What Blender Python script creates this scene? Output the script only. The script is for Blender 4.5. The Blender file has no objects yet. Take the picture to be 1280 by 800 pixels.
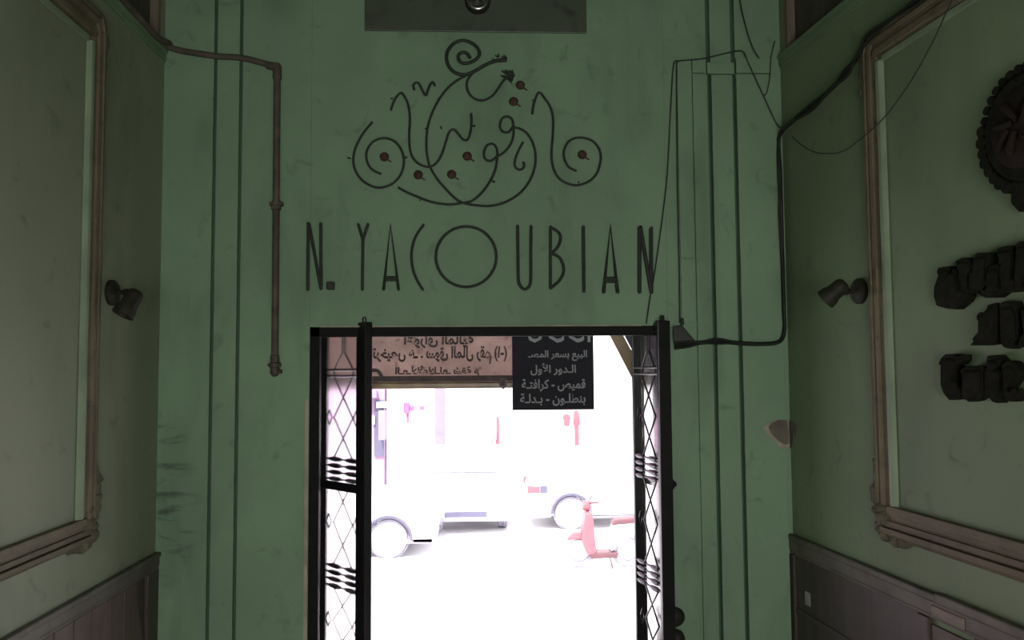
import bpy, bmesh, math, random
from mathutils import Vector, Matrix
random.seed(7)
SC = bpy.context.scene
COL = SC.collection
R = math.radians

# ------------------------------------------------------------------ camera
F = 1036.0                     # focal length in pixels of the 1280 wide frame
EYE = 1.9
D = 4.66                       # distance to the street-door wall
cam = bpy.data.cameras.new('camera')
cam.sensor_fit = 'HORIZONTAL'; cam.sensor_width = 36.0; cam.lens = F / 1280.0 * 36.0
cam.clip_start = 0.05
camo = bpy.data.objects.new('camera', cam); COL.objects.link(camo)
CM = (Matrix.Rotation(R(-2.5), 3, 'Z') @ Matrix.Rotation(R(93.5), 3, 'X') @ Matrix.Rotation(R(-0.4), 3, 'Z'))
camo.matrix_world = Matrix.Translation((0, 0, EYE)) @ CM.to_4x4()
SC.camera = camo

# ------------------------------------------------------------------ light
SC.view_settings.view_transform = 'Standard'
SC.view_settings.look = 'None'
SC.view_settings.gamma = 1.0
SC.view_settings.use_curve_mapping = False
SC.view_settings.exposure = 0.0
world = bpy.data.worlds.new('sky'); SC.world = world; world.use_nodes = True
bg = world.node_tree.nodes['Background']
bg.inputs['Color'].default_value = (0.93, 0.93, 1.0, 1); bg.inputs['Strength'].default_value = 2.4
sun = bpy.data.lights.new('sun', 'SUN'); sun.energy = 12.5; sun.angle = R(2); sun.color = (1, 0.97, 0.94)
suno = bpy.data.objects.new('sun', sun); COL.objects.link(suno)
suno.rotation_euler = Vector((0.25, 0.62, -1.0)).to_track_quat('-Z', 'Y').to_euler()
fill_light = bpy.data.lights.new('rear_fill', 'AREA'); fill_light.shape = 'RECTANGLE'; fill_light.size = 2.2; fill_light.size_y = 1.5  # unseen added fill light; the closed rear wall has no courtyard opening
fill_light.energy = 124.0; fill_light.color = (1.0, 1.0, 0.93)
fill_obj = bpy.data.objects.new('rear_fill', fill_light); COL.objects.link(fill_obj)
fill_obj.location = (0.45, -2.3, 1.35)
fill_obj.rotation_euler = Vector((-0.06, 1, 0.0)).to_track_quat('-Z', 'Y').to_euler()

# ------------------------------------------------------------------ helpers
def ray(px, py):
    return CM @ Vector(((px - 640) / F, (400 - py) / F, -1.0))

def onplane(o, n, px, py):
    v = ray(px, py); c = Vector((0, 0, EYE))
    return c + v * ((o - c).dot(n) / v.dot(n))

class Frame:
    """a wall: origin on the floor line, u along it, z up, d out of it"""
    def __init__(s, o, u, n):
        s.o = Vector((o[0], o[1], 0)); s.u = Vector(u).normalized(); s.n = Vector(n).normalized()
    def p(s, u, z, d=0.0):
        return s.o + s.u * u + s.n * d + Vector((0, 0, z))
    def px(s, x, y, d=0.0):
        return onplane(s.o + s.n * d, s.n, x, y)
    def uz(s, x, y, d=0.0):
        q = s.px(x, y, d) - s.o
        return q.dot(s.u), q.z

BK = Frame((0, D), (1, 0, 0), (0, -1, 0))
def side(cpx, vpx, sgn):
    c = BK.px(*cpx); v = ray(*vpx); v.z = 0; v.normalize(); u = -v
    return Frame(c, u, Vector((u.y, -u.x, 0)) * sgn)
LF = side((200, 380), (600, 465), -1)
RF = side((984, 400), (500, 472), 1)
XL = LF.o.x; XR = RF.o.x

class MB:
    def __init__(s, xf=None): s.bm = bmesh.new(); s.xf = xf
    def v(s, p):
        p = Vector(p)
        return s.bm.verts.new(s.xf @ p if s.xf else p)
    def face(s, vs):
        try: return s.bm.faces.new(vs)
        except ValueError: return None
    def hexa(s, pts):
        vs = [s.v(p) for p in pts]
        for f in ((0,1,2,3),(4,5,6,7),(0,1,5,4),(1,2,6,5),(2,3,7,6),(3,0,4,7)): s.face([vs[i] for i in f])
    def box(s, x0, x1, y0, y1, z0, z1):
        s.hexa([(x0,y0,z0),(x1,y0,z0),(x1,y1,z0),(x0,y1,z0),(x0,y0,z1),(x1,y0,z1),(x1,y1,z1),(x0,y1,z1)])
    def wb(s, fr, u0, u1, z0, z1, d0, d1):
        s.hexa([fr.p(u0,z0,d0),fr.p(u1,z0,d0),fr.p(u1,z0,d1),fr.p(u0,z0,d1),
                fr.p(u0,z1,d0),fr.p(u1,z1,d0),fr.p(u1,z1,d1),fr.p(u0,z1,d1)])
    def tube(s, pts, r, n=8, closed=False):
        pts = [Vector(p) for p in pts]
        q = [pts[0]]
        for p in pts[1:]:
            if (p - q[-1]).length > 1e-5: q.append(p)
        pts = q
        if len(pts) < 2: return
        N = len(pts)
        rr = r if isinstance(r, (list, tuple)) else [r] * N
        if len(rr) != N: rr = [rr[0]] * N
        rings = []; up = None
        for i, p in enumerate(pts):
            if closed: t = pts[(i+1) % N] - pts[i-1]
            else: t = pts[min(i+1, N-1)] - pts[max(i-1, 0)]
            t.normalize()
            if up is None:
                up = Vector((0, 0, 1)) if abs(t.z) < 0.9 else Vector((1, 0, 0))
            a = up - t * up.dot(t)
            if a.length < 1e-4: a = t.orthogonal()
            a.normalize(); up = a; b = t.cross(a)
            rings.append([s.v(p + (a * math.cos(k*2*math.pi/n) + b * math.sin(k*2*math.pi/n)) * rr[i]) for k in range(n)])
        for i in range(N if closed else N - 1):
            A, B = rings[i], rings[(i+1) % N]
            for k in range(n): s.face([A[k], A[(k+1) % n], B[(k+1) % n], B[k]])
        if not closed:
            s.face(rings[0]); s.face(rings[-1])
    def lathe(s, p0, axis, prof, n=20):
        """prof: (distance along the axis, radius)"""
        p0 = Vector(p0); a = Vector(axis).normalized()
        s.tube_prof([p0 + a * t for t, r in prof], [r for t, r in prof], a, n)
    def tube_prof(s, pts, rad, a, n):
        x = a.orthogonal().normalized(); y = a.cross(x)
        rings = []
        for p, r in zip(pts, rad):
            if r < 1e-6: rings.append([s.v(p)])
            else: rings.append([s.v(p + (x * math.cos(k*2*math.pi/n) + y * math.sin(k*2*math.pi/n)) * r) for k in range(n)])
        for A, B in zip(rings, rings[1:]):
            for k in range(n):
                if len(A) == 1 and len(B) == 1: continue
                if len(A) == 1: s.face([A[0], B[(k+1) % n], B[k]])
                elif len(B) == 1: s.face([A[k], A[(k+1) % n], B[0]])
                else: s.face([A[k], A[(k+1) % n], B[(k+1) % n], B[k]])
        for ring in (rings[0], rings[-1]):
            if len(ring) > 1: s.face(ring)
    def prism(s, outline_a, outline_b):
        A = [s.v(p) for p in outline_a]; B = [s.v(p) for p in outline_b]
        n = len(A)
        s.face(A); s.face(B)
        for k in range(n): s.face([A[k], A[(k+1) % n], B[(k+1) % n], B[k]])
    def sheet(s, fr, f, u0, u1, z0, z1, nu, nz, back):
        """height-field slab standing on frame depth `back`, front depth f(u,z)"""
        g = [[s.v(fr.p(u0+(u1-u0)*i/nu, z0+(z1-z0)*j/nz, f(u0+(u1-u0)*i/nu, z0+(z1-z0)*j/nz))) for j in range(nz+1)] for i in range(nu+1)]
        h = [[s.v(fr.p(u0+(u1-u0)*i/nu, z0+(z1-z0)*j/nz, back)) for j in range(nz+1)] for i in range(nu+1)]
        for i in range(nu):
            for j in range(nz):
                s.face([g[i][j], g[i+1][j], g[i+1][j+1], g[i][j+1]]); s.face([h[i][j], h[i+1][j], h[i+1][j+1], h[i][j+1]])
        for i in range(nu):
            s.face([g[i][0], g[i+1][0], h[i+1][0], h[i][0]]); s.face([g[i][nz], g[i+1][nz], h[i+1][nz], h[i][nz]])
        for j in range(nz):
            s.face([g[0][j], g[0][j+1], h[0][j+1], h[0][j]]); s.face([g[nu][j], g[nu][j+1], h[nu][j+1], h[nu][j]])
    def build(s, name, mat, parent=None, smooth=False, bevel=0.0, loc=None):
        bmesh.ops.recalc_face_normals(s.bm, faces=s.bm.faces)
        vs = [v.co for v in s.bm.verts]
        if parent is not None: org = Vector(WL[parent.name])
        elif loc is not None: org = Vector(loc)
        else:
            lo = [min(c[i] for c in vs) for i in range(3)]; hi = [max(c[i] for c in vs) for i in range(3)]
            org = Vector(((lo[0]+hi[0])/2, (lo[1]+hi[1])/2, lo[2]))
        for v in s.bm.verts: v.co -= org
        me = bpy.data.meshes.new(name); s.bm.to_mesh(me); s.bm.free()
        if smooth:
            me.polygons.foreach_set('use_smooth', [True] * len(me.polygons))
            me.set_sharp_from_angle(angle=R(40))
        me.materials.append(mat)
        o = bpy.data.objects.new(name, me); COL.objects.link(o)
        if parent is not None: o.parent = parent
        else: o.location = org
        WL[o.name] = tuple(org)
        if bevel:
            b = o.modifiers.new('bevel', 'BEVEL'); b.width = bevel; b.segments = 2; b.limit_method = 'ANGLE'
        return o
WL = {}

def thing(name, label, cat, loc, group=None):
    o = bpy.data.objects.new(name, None); COL.objects.link(o); o.location = loc; WL[o.name] = tuple(loc)
    o.empty_display_size = 0.1
    return tag(o, label, cat, group)
def tag(o, label, cat, group=None):
    o['label'] = label; o['category'] = cat
    if group: o['group'] = group
    return o
def struct(o, label=None, cat=None):
    o['kind'] = 'structure'
    if label: o['label'] = label; o['category'] = cat
    return o

def smooth_path(pts, per=6, closed=False):
    pts = [Vector(p) for p in pts]; N = len(pts); out = []
    g = lambda i: pts[i % N] if closed else pts[max(0, min(N-1, i))]
    for i in range(N if closed else N - 1):
        p0, p1, p2, p3 = g(i-1), g(i), g(i+1), g(i+2)
        for k in range(per):
            t = k / per
            out.append(0.5*((2*p1)+(p2-p0)*t+(2*p0-5*p1+4*p2-p3)*t*t+(3*p1-p0-3*p2+p3)*t*t*t))
    if not closed: out.append(pts[-1])
    return out

# ------------------------------------------------------------------ materials
def mat(name, c1, c2=None, rough=0.7, scale=3.0, metal=0.0, bump=0.0, bscale=40.0, spec=0.5, stains=None, stretch=(1,1,1), detail=6, lo=0.35, hi=0.65):
    m = bpy.data.materials.new(name); m.use_nodes = True
    nt = m.node_tree; N = nt.nodes; L = nt.links; b = N['Principled BSDF']
    b.inputs['Roughness'].default_value = rough; b.inputs['Metallic'].default_value = metal
    b.inputs['Specular IOR Level'].default_value = spec
    geo = N.new('ShaderNodeNewGeometry'); mp = N.new('ShaderNodeMapping'); mp.inputs['Scale'].default_value = stretch
    L.new(geo.outputs['Position'], mp.inputs['Vector'])
    cur = None
    if c2 is None: c2 = tuple(x * 0.8 for x in c1)
    nz = N.new('ShaderNodeTexNoise'); nz.inputs['Scale'].default_value = scale; nz.inputs['Detail'].default_value = detail
    L.new(mp.outputs['Vector'], nz.inputs['Vector'])
    rp = N.new('ShaderNodeValToRGB'); rp.color_ramp.elements[0].position = lo; rp.color_ramp.elements[1].position = hi
    rp.color_ramp.elements[0].color = (*c1, 1); rp.color_ramp.elements[1].color = (*c2, 1)
    L.new(nz.outputs['Fac'], rp.inputs['Fac']); cur = rp.outputs['Color']
    for (col, sc, st, a, z, amt) in (stains or []):
        mp2 = N.new('ShaderNodeMapping'); mp2.inputs['Scale'].default_value = st; mp2.inputs['Location'].default_value = (sc, sc*.7, 3.1)
        L.new(geo.outputs['Position'], mp2.inputs['Vector'])
        n2 = N.new('ShaderNodeTexNoise'); n2.inputs['Scale'].default_value = sc; n2.inputs['Detail'].default_value = 8; n2.inputs['Distortion'].default_value = 0.6
        L.new(mp2.outputs['Vector'], n2.inputs['Vector'])
        mr = N.new('ShaderNodeMapRange'); mr.inputs['From Min'].default_value = a; mr.inputs['From Max'].default_value = z
        mr.inputs['To Max'].default_value = amt
        L.new(n2.outputs['Fac'], mr.inputs['Value'])
        mx = N.new('ShaderNodeMix'); mx.data_type = 'RGBA'
        L.new(mr.outputs['Result'], mx.inputs['Factor']); L.new(cur, mx.inputs['A']); mx.inputs['B'].default_value = (*col, 1)
        cur = mx.outputs['Result']
    L.new(cur, b.inputs['Base Color'])
    if bump:
        n3 = N.new('ShaderNodeTexNoise'); n3.inputs['Scale'].default_value = bscale; n3.inputs['Detail'].default_value = 5
        L.new(mp.outputs['Vector'], n3.inputs['Vector'])
        bp = N.new('ShaderNodeBump'); bp.inputs['Strength'].default_value = bump; bp.inputs['Distance'].default_value = 0.01
        L.new(n3.outputs['Fac'], bp.inputs['Height']); L.new(bp.outputs['Normal'], b.inputs['Normal'])
    return m

GREEN = mat('green_paint', (.185,.292,.188), (.22,.34,.222), rough=.62, scale=1.6, bump=.15, bscale=25, spec=.35,
            stains=[((.18,.27,.19), 1.1, (1,1,1), .52, .72, .6), ((.09,.16,.10), 2.3, (1,1,.35), .52, .74, .6), ((.07,.12,.08), 9, (1,1,1), .62, .78, .5), ((.21,.30,.22), 5, (1,1,.5), .56, .7, .5)])
def smudges(m, x1, z0, z1):
    nt = m.node_tree; N = nt.nodes; L = nt.links; b = N['Principled BSDF']
    src = b.inputs['Base Color'].links[0].from_socket
    geo = N.new('ShaderNodeNewGeometry'); sep = N.new('ShaderNodeSeparateXYZ'); L.new(geo.outputs['Position'], sep.inputs[0])
    mp = N.new('ShaderNodeMapping'); mp.inputs['Scale'].default_value = (2.2, 1, 9); mp.inputs['Rotation'].default_value = (0, R(-14), 0); L.new(geo.outputs['Position'], mp.inputs['Vector'])
    nz = N.new('ShaderNodeTexNoise'); nz.inputs['Scale'].default_value = 1.4; nz.inputs['Detail'].default_value = 5; nz.inputs['Distortion'].default_value = 1.2; L.new(mp.outputs['Vector'], nz.inputs['Vector'])
    def rng(sock, a, c):
        r = N.new('ShaderNodeMapRange'); r.inputs['From Min'].default_value = a; r.inputs['From Max'].default_value = c; L.new(sock, r.inputs['Value']); return r.outputs['Result']
    def mul(a, c):
        n = N.new('ShaderNodeMath'); n.operation = 'MULTIPLY'; L.new(a, n.inputs[0]); L.new(c, n.inputs[1]); return n.outputs[0]
    k = mul(mul(rng(sep.outputs['X'], x1, x1-.16), rng(sep.outputs['Z'], z0, z0+.15)), mul(rng(sep.outputs['Z'], z1, z1-.15), rng(nz.outputs['Fac'], .52, .70)))
    mx = N.new('ShaderNodeMix'); mx.data_type = 'RGBA'; L.new(k, mx.inputs['Factor']); L.new(src, mx.inputs['A']); mx.inputs['B'].default_value = (.05,.075,.055,1)
    L.new(mx.outputs['Result'], b.inputs['Base Color'])
smudges(GREEN, -1.50, .75, 1.75)
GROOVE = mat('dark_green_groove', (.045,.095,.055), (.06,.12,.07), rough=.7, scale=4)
SAGE = mat('sage_paint_lit', (.225,.25,.18), (.255,.28,.20), rough=.62, scale=1.3, bump=.12, bscale=20, spec=.35,  # tone raised to carry the stronger light on the left wall
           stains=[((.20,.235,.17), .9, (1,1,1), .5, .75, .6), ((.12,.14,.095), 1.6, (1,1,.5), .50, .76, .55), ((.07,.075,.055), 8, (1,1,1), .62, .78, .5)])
SAGER = mat('sage_paint_right_dim', (.165,.225,.135), (.19,.25,.15), rough=.62, scale=1.3, bump=.12, bscale=20, spec=.35,  # greener right wall, tone lowered to carry its weaker light
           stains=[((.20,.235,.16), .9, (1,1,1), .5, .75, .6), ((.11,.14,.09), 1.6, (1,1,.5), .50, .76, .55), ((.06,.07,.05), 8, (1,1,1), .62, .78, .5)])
GREEND = mat('green_trim_paint', (.14,.21,.13), (.17,.25,.15), rough=.6, scale=3, bump=.1)
CREAMY = mat('lit_green_bead', (.24,.31,.21), (.17,.22,.15), rough=.55, scale=5, bump=.15)  # paler green stands in for light falling on the upright bead
BROWN = mat('moulding_brown', (.165,.132,.085), (.11,.087,.055), rough=.65, scale=4, bump=.4, bscale=60, stains=[((.06,.055,.04), 12, (1,1,1), .55, .75, .8)])
CRUST = mat('broken_plaster', (.085,.08,.055), (.14,.12,.08), rough=.9, scale=18, bump=.9, bscale=70)
CEIL = mat('ceiling_plaster', (.20,.24,.17), (.16,.2,.14), rough=.8)
FLOOR = mat('floor_tile', (.50,.46,.41), (.42,.39,.35), rough=.6, scale=6)
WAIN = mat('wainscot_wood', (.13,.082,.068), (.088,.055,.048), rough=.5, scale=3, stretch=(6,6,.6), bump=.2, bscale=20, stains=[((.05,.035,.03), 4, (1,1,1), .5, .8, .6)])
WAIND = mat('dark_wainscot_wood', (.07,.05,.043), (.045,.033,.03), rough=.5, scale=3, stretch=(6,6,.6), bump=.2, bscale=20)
LINING = mat('dull_black_iron', (.006,.006,.007), (.010,.010,.011), rough=.65, scale=14, bump=.08, bscale=60, spec=.15)
CAPW = mat('cap_rail_wood', (.13,.115,.09), (.085,.07,.06), rough=.55, scale=5, bump=.25, bscale=30, stains=[((.045,.045,.035), 6, (1,1,1), .5, .75, .7)])
WORN = mat('worn_wood', (.24,.19,.155), (.15,.115,.095), rough=.6, scale=8, stretch=(1,1,4))
TIMB = mat('old_timber', (.075,.062,.05), (.05,.042,.034), rough=.7, scale=4, stretch=(8,8,.8), bump=.3)
POST = mat('pale_timber', (.19,.15,.12), (.14,.11,.09), rough=.7, scale=4, stretch=(8,8,1))
IRON = mat('black_iron', (.008,.008,.010), (.014,.013,.014), rough=.30, scale=14, metal=0.0, bump=.08, bscale=60, spec=.5)
RODS = mat('wrought_iron', (.018,.024,.02), (.035,.036,.03), rough=.65, scale=30, bump=.4, bscale=120)
DOTM = mat('rusted_boss', (.085,.042,.03), (.045,.025,.02), rough=.8, scale=25, bump=.5, bscale=90)
PIPEM = mat('rusty_pipe', (.115,.09,.07), (.07,.055,.045), rough=.7, scale=12, bump=.3, bscale=70, stains=[((.045,.04,.033), 8, (1,1,.6), .5, .7, .8)])
CABLE = mat('black_cable', (.008,.009,.008), (.014,.014,.013), rough=.5, scale=10)
WIRE = mat('thin_wire', (.018,.026,.02), (.03,.035,.028), rough=.6, scale=10)
SIGNB = mat('charred_letters', (.007,.007,.005), (.015,.0145,.010), rough=.85, scale=20, bump=.5, bscale=60, spec=.12)
GEARR = mat('emblem_relief', (.022,.014,.011), (.014,.010,.008), spec=.15, rough=.85, scale=10, bump=.5, bscale=50)
LAMPM = mat('dusty_lamp_metal', (.016,.015,.012), (.030,.027,.022), spec=.25, rough=.6, scale=14, bump=.2)
PLATE = mat('stained_sheet', (.065,.08,.058), (.085,.10,.075), rough=.35, scale=2.2, bump=.25, bscale=9, stains=[((.09,.11,.085), 2.1, (1,1,1.6), .52, .66, .8), ((.022,.022,.02), 6, (1,1,1), .56, .72, .8)])
PAPER = mat('torn_card', (.17,.14,.115), (.115,.095,.08), rough=.85, scale=9)
PAPERE = mat('torn_card_edge', (.40,.36,.29), (.30,.27,.22), rough=.85, scale=20)
STICK = mat('white_sticker', (.38,.37,.35), (.28,.27,.25), rough=.7, scale=30)
CREAM = mat('cream_plaster_edge', (.42,.38,.30), (.30,.27,.21), rough=.8, scale=10)
BLKS = mat('black_sign_board', (.010,.009,.016), (.014,.012,.020), rough=.6, scale=3, spec=.2)
GREYT = mat('grey_sign_lettering', (.31,.31,.34), (.25,.25,.28), rough=.6, scale=20)
DKTX = mat('dark_sign_lettering', (.055,.042,.045), (.09,.06,.06), rough=.8, scale=20)
TUBEM = mat('brown_tube', (.22,.14,.10), (.34,.24,.13), rough=.35, scale=6, stretch=(1,1,1), lo=.4, hi=.6)
BRACE = mat('brown_timber', (.33,.21,.14), (.26,.16,.11), rough=.6, scale=5)
DARKV = mat('awning_underside', (.06,.05,.075), (.04,.035,.05), rough=.7)
WHITE = mat('white_render', (.86,.85,.86), (.82,.81,.83), rough=.8)
STREET = mat('pale_street', (.80,.79,.80), (.74,.73,.75), rough=.85)
CARW = mat('white_car_paint', (.85,.84,.86), (.85,.84,.86), rough=.3)
LAV = mat('lavender_dark', (0.24,0.2,0.3), (0.21,0.18,0.28), rough=.6)  # dark street parts paled to lavender, veiling glare put into the colour
LAVD = mat('slate_violet', (0.11,0.1,0.16), (0.09,0.085,0.14), rough=.5)  # darkest street parts lifted to violet, glare included in the colour
PINKW = mat('pink_wall', (0.36,0.22,0.33), (0.32,0.2,0.3), rough=.8)
BLUE = mat('violet_blue', (0.2,0.18,0.36), (0.18,0.16,0.32), rough=.7)
RED = mat('red_paint', (0.34,0.1,0.12), (0.28,0.08,0.1), rough=.4)
REDD = mat('dark_red_part', (0.13,0.05,0.06), (0.1,0.04,0.05), rough=.5)
MAG = mat('magenta_paint', (0.36,0.1,0.28), (0.32,0.1,0.26), rough=.6)
ORNG = mat('orange_lens', (0.42,0.17,0.06), (0.4,0.16,0.05), rough=.4)
RUBB = mat('glare_paled_rubber', (0.36,0.33,0.4), (0.32,0.3,0.36), rough=.8)  # black tyres paled, the street glare is in the colour

def glass(name, rough, tint, ior=1.45):
    m = bpy.data.materials.new(name); m.use_nodes = True; b = m.node_tree.nodes['Principled BSDF']
    b.inputs['Transmission Weight'].default_value = 1.0; b.inputs['Roughness'].default_value = rough
    b.inputs['Base Color'].default_value = (*tint, 1); b.inputs['IOR'].default_value = ior
    return m
FROST = glass('frosted_glass', .26, (.93,.88,.90), 1.25)
DUSTYG = glass('dusty_glass', .12, (.75,.73,.75), 1.5)
CHROME = mat('tarnished_chrome', (.40,.40,.38), (.25,.25,.24), rough=.22, scale=30, metal=.9)
LENS = glass('lamp_glass', .05, (.8,.82,.8))
def translucent(name, c, c2):
    m = mat(name, c, c2, rough=.8, scale=7, bump=.2, stains=[((.16,.10,.09), 16, (1,1,1), .58, .72, .7)])
    nt = m.node_tree; b = nt.nodes['Principled BSDF']; out = nt.nodes['Material Output']
    t = nt.nodes.new('ShaderNodeBsdfTranslucent'); mx = nt.nodes.new('ShaderNodeMixShader'); mx.inputs[0].default_value = .6
    src = b.inputs['Base Color'].links[0].from_socket
    nt.links.new(src, t.inputs['Color']); nt.links.new(b.outputs[0], mx.inputs[1]); nt.links.new(t.outputs[0], mx.inputs[2])
    nt.links.new(mx.outputs[0], out.inputs['Surface'])
    return m
PINKS = translucent('pink_sheet', (.47,.375,.345), (.38,.30,.275))

# ------------------------------------------------------------------ the hall
ZC = 5.0
YB = -2.6
DX0, DX1, DZ = -0.925, 1.09, 2.15           # doorway
WT = 0.35
GR0, GR1 = -1.465, -1.322                   # grooves left of the door
GD = 0.03
b = MB()
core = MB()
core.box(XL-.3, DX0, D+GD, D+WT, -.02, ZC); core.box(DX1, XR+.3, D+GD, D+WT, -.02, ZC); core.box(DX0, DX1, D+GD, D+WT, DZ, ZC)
# plaster faces with grooves between them
g = .0095
b.box(XL-.3, GR0-g, D, D+GD, -.02, ZC)
b.box(GR0+g, GR1-g, D, D+GD, -.02, ZC)
b.box(GR1+g, DX0, D, D+GD, -.02, ZC); b.box(DX0, DX1, D, D+GD, DZ, ZC)
G3, G4 = 1.354, 1.500
b.box(DX1, G3-.012, D, D+GD, -.02, ZC)
b.box(G3+.012, G4-.012, D, D+GD, -.02, ZC)
b.box(G4+.012, XR+.3, D, D+GD, -.02, ZC)
# raised strips of the right-hand pilaster
b.wb(BK, 1.168, 1.25, DZ+.02, 2.53, 0, .012); b.wb(BK, 1.168, 1.25, 2.536, 3.69, 0, .012)
b.wb(BK, 1.256, G3-.012, -.02, 3.6, 0, .018); b.wb(BK, G3+.012, G4-.012, -.02, 3.6, 0, .018); b.wb(BK, G4+.012, XR-.03, -.02, 3.6, 0, .018)
b.wb(BK, 1.256, G3-.02, 3.612, 3.69, 0, .016); b.wb(BK, G3-.012, G4+.0, 3.606, 3.672, 0, .022); b.wb(BK, G4+.012, XR-.06, 3.612, 3.70, 0, .022)
wall_back = struct(b.build('wall_back', GREEN, bevel=.002))
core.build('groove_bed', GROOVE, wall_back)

def sidewall(fr, name, mt_):
    b = MB()
    L = 7.4
    b.wb(fr, -.02, L, -.02, 3.66, -.3, 0)
    b.wb(fr, -.02, L, 4.55, ZC, -.3, 0)
    b.wb(fr, .16, L, 3.66, 4.55, -.3, -.10)
    b.wb(fr, -.02, .07, 3.66, 4.55, -.3, 0)
    struct(b.build(name, mt_))
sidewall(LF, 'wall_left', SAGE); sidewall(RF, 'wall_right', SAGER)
b = MB(); b.box(-3.2, 3.6, YB-.2, YB, -.02, ZC); struct(b.build('wall_rear', SAGE))
b = MB(); b.box(-3.2, 3.6, YB-.2, D+WT, ZC, ZC+.15); struct(b.build('ceiling', CEIL))
b = MB(); b.box(-3.2, 3.6, YB-.2, D+WT+.9, -.15, 0); struct(b.build('floor', FLOOR))

# cornice ledges, timber panelling above them
def cornice(fr, n, sidew):
    o = MB(); 
    o.wb(fr, 0.0, 7.2, 3.70, 3.722, 0, .020); o.wb(fr, 0.0, 7.2, 3.66, 3.70, 0, .012); o.wb(fr, 0.0, 7.2, 3.645, 3.66, 0, .006)
    t = struct(o.build('trim_%d' % n, GREEND, bevel=.003), 'painted cornice ledge along the %s wall' % sidew, 'cornice')
    p = MB(); p.wb(fr, .065, .10, 3.66, 4.55, -.1, .0); p.build('post', POST, t)
    q = MB()
    u = .105
    while u < 4.5:
        w = .17
        q.wb(fr, u, u+w-.008, 3.66, 4.55, -.1, -.045); u += w
    q.build('boarding', TIMB, t)
cornice(LF, 1, 'left'); cornice(RF, 2, 'right')

# framed plaster panels: profile strips round a rectangle
def panel(fr, n, uo, ui, zb0, zb1, zt0, zt1, sidew):
    UE = 5.5
    w = ui - uo; wb = zb1 - zb0; wt = zt1 - zt0
    def ringstrip(mb, a, c, d0, d1):
        # a..c: fractions of the way from outer to inner edge; mitred strips
        def P(f):
            return uo + w*f, zb0 + wb*f, zt1 - wt*f
        ua, ba, ta = P(a); uc, bc, tc = P(c)
        k = wt*.35
        prof = lambda u, bz, tz: [(UE, bz), (u, bz), (u, tz-k*(1.2-a)), (u+k*(1.0-a)*.6, tz), (UE, tz)]
        A = prof(ua, ba, ta); C = prof(uc, bc, tc)
        for i in range(4):
            mb.hexa([fr.p(*A[i], 0), fr.p(*A[i+1], 0), fr.p(*C[i+1], 0), fr.p(*C[i], 0),
                     fr.p(*A[i], d0), fr.p(*A[i+1], d0), fr.p(*C[i+1], d1), fr.p(*C[i], d1)])
    m = MB()
    ringstrip(m, 0, .12, .018, .030); ringstrip(m, .12, .30, .036, .040); ringstrip(m, .30, .36, .020, .020)
    ringstrip(m, .36, .52, .034, .030); ringstrip(m, .52, .70, .020, .012)
    t = struct(m.build('trim_%d' % n, BROWN, bevel=.003), 'brown moulded panel frame on the %s wall' % sidew, 'moulding')
    m = MB()
    V = lambda f: uo + w*f
    for a_, c_, d0, d1 in ((.70,.77,.018,.026),(.77,.92,.026,.024),(.92,1.0,.024,.008)):
        za, zb_ = zb0 + wb*.9, zt1 - wt*1.15
        m.hexa([fr.p(V(a_),za,0),fr.p(V(c_),za,0),fr.p(V(c_),zb_,0),fr.p(V(a_),zb_,0),fr.p(V(a_),za,d0),fr.p(V(c_),za,d1),fr.p(V(c_),zb_,d1),fr.p(V(a_),zb_,d0)])
    m.wb(fr, V(.95), UE, zt1-wt*1.22, zt1-wt*1.0, 0, .012)
    m.build('inner_bead', CREAMY, t, bevel=.003)
    m = MB()
    for q0, q1, d in ((.58,.70,.02),(.70,.96,.032)):
        m.wb(fr, V(.62), UE, zb0+wb*q0, zb0+wb*q1, 0, d); m.wb(fr, V(.7), UE, zt1-wt*q1, zt1-wt*q0, 0, d)
    m.build('inner_fillet', BROWN, t, bevel=.004)
    # crumbling plaster left at the corners
    rnd = random.Random(11*n)
    def crust(pts, r0, nm):
        P = smooth_path([fr.p(u, z, .012) for u, z in pts], 7)
        c = MB(); rr = []; e = 0
        for i in range(len(P)):
            e = .55*e + .45*rnd.uniform(-1, 1); f = i/(len(P)-1)
            rr.append(max(.006, r0*(1 + .8*e)*min(1, .35 + 5*min(f, 1-f))))
        c.tube([p + fr.u*rnd.uniform(-.004,.004) + Vector((0,0,rnd.uniform(-.004,.004))) for p in P], rr, 9)
        c.build(nm, CRUST, t, smooth=True)
    o_ = uo + .008
    crust([(o_,zb0+.36),(o_-.004,zb0+.26),(o_,zb0+.16),(o_+.004,zb0+.07),(o_+.05,zb0+.012),(o_+.13,zb0+.0),(o_+.22,zb0-.002)], .030, 'broken_corner')
    crust([(o_+.05,zb0+.16),(o_+.045,zb0+.10),(o_+.09,zb0+.08)], .030, 'broken_corner')
    crust([(o_,zt1-.30),(o_-.002,zt1-.2),(o_,zt1-.12),(o_+.03,zt1-.06)], .020, 'broken_corner')
panel(LF, 3, LF.uz(131,100,.02)[0], LF.uz(107,300,.02)[0], 1.142, 1.266, 3.432, 3.582, 'left')
panel(RF, 4, RF.uz(1081,200,.02)[0], RF.uz(1108,300,.02)[0], 1.140, 1.290, 3.332, 3.468, 'right')

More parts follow.
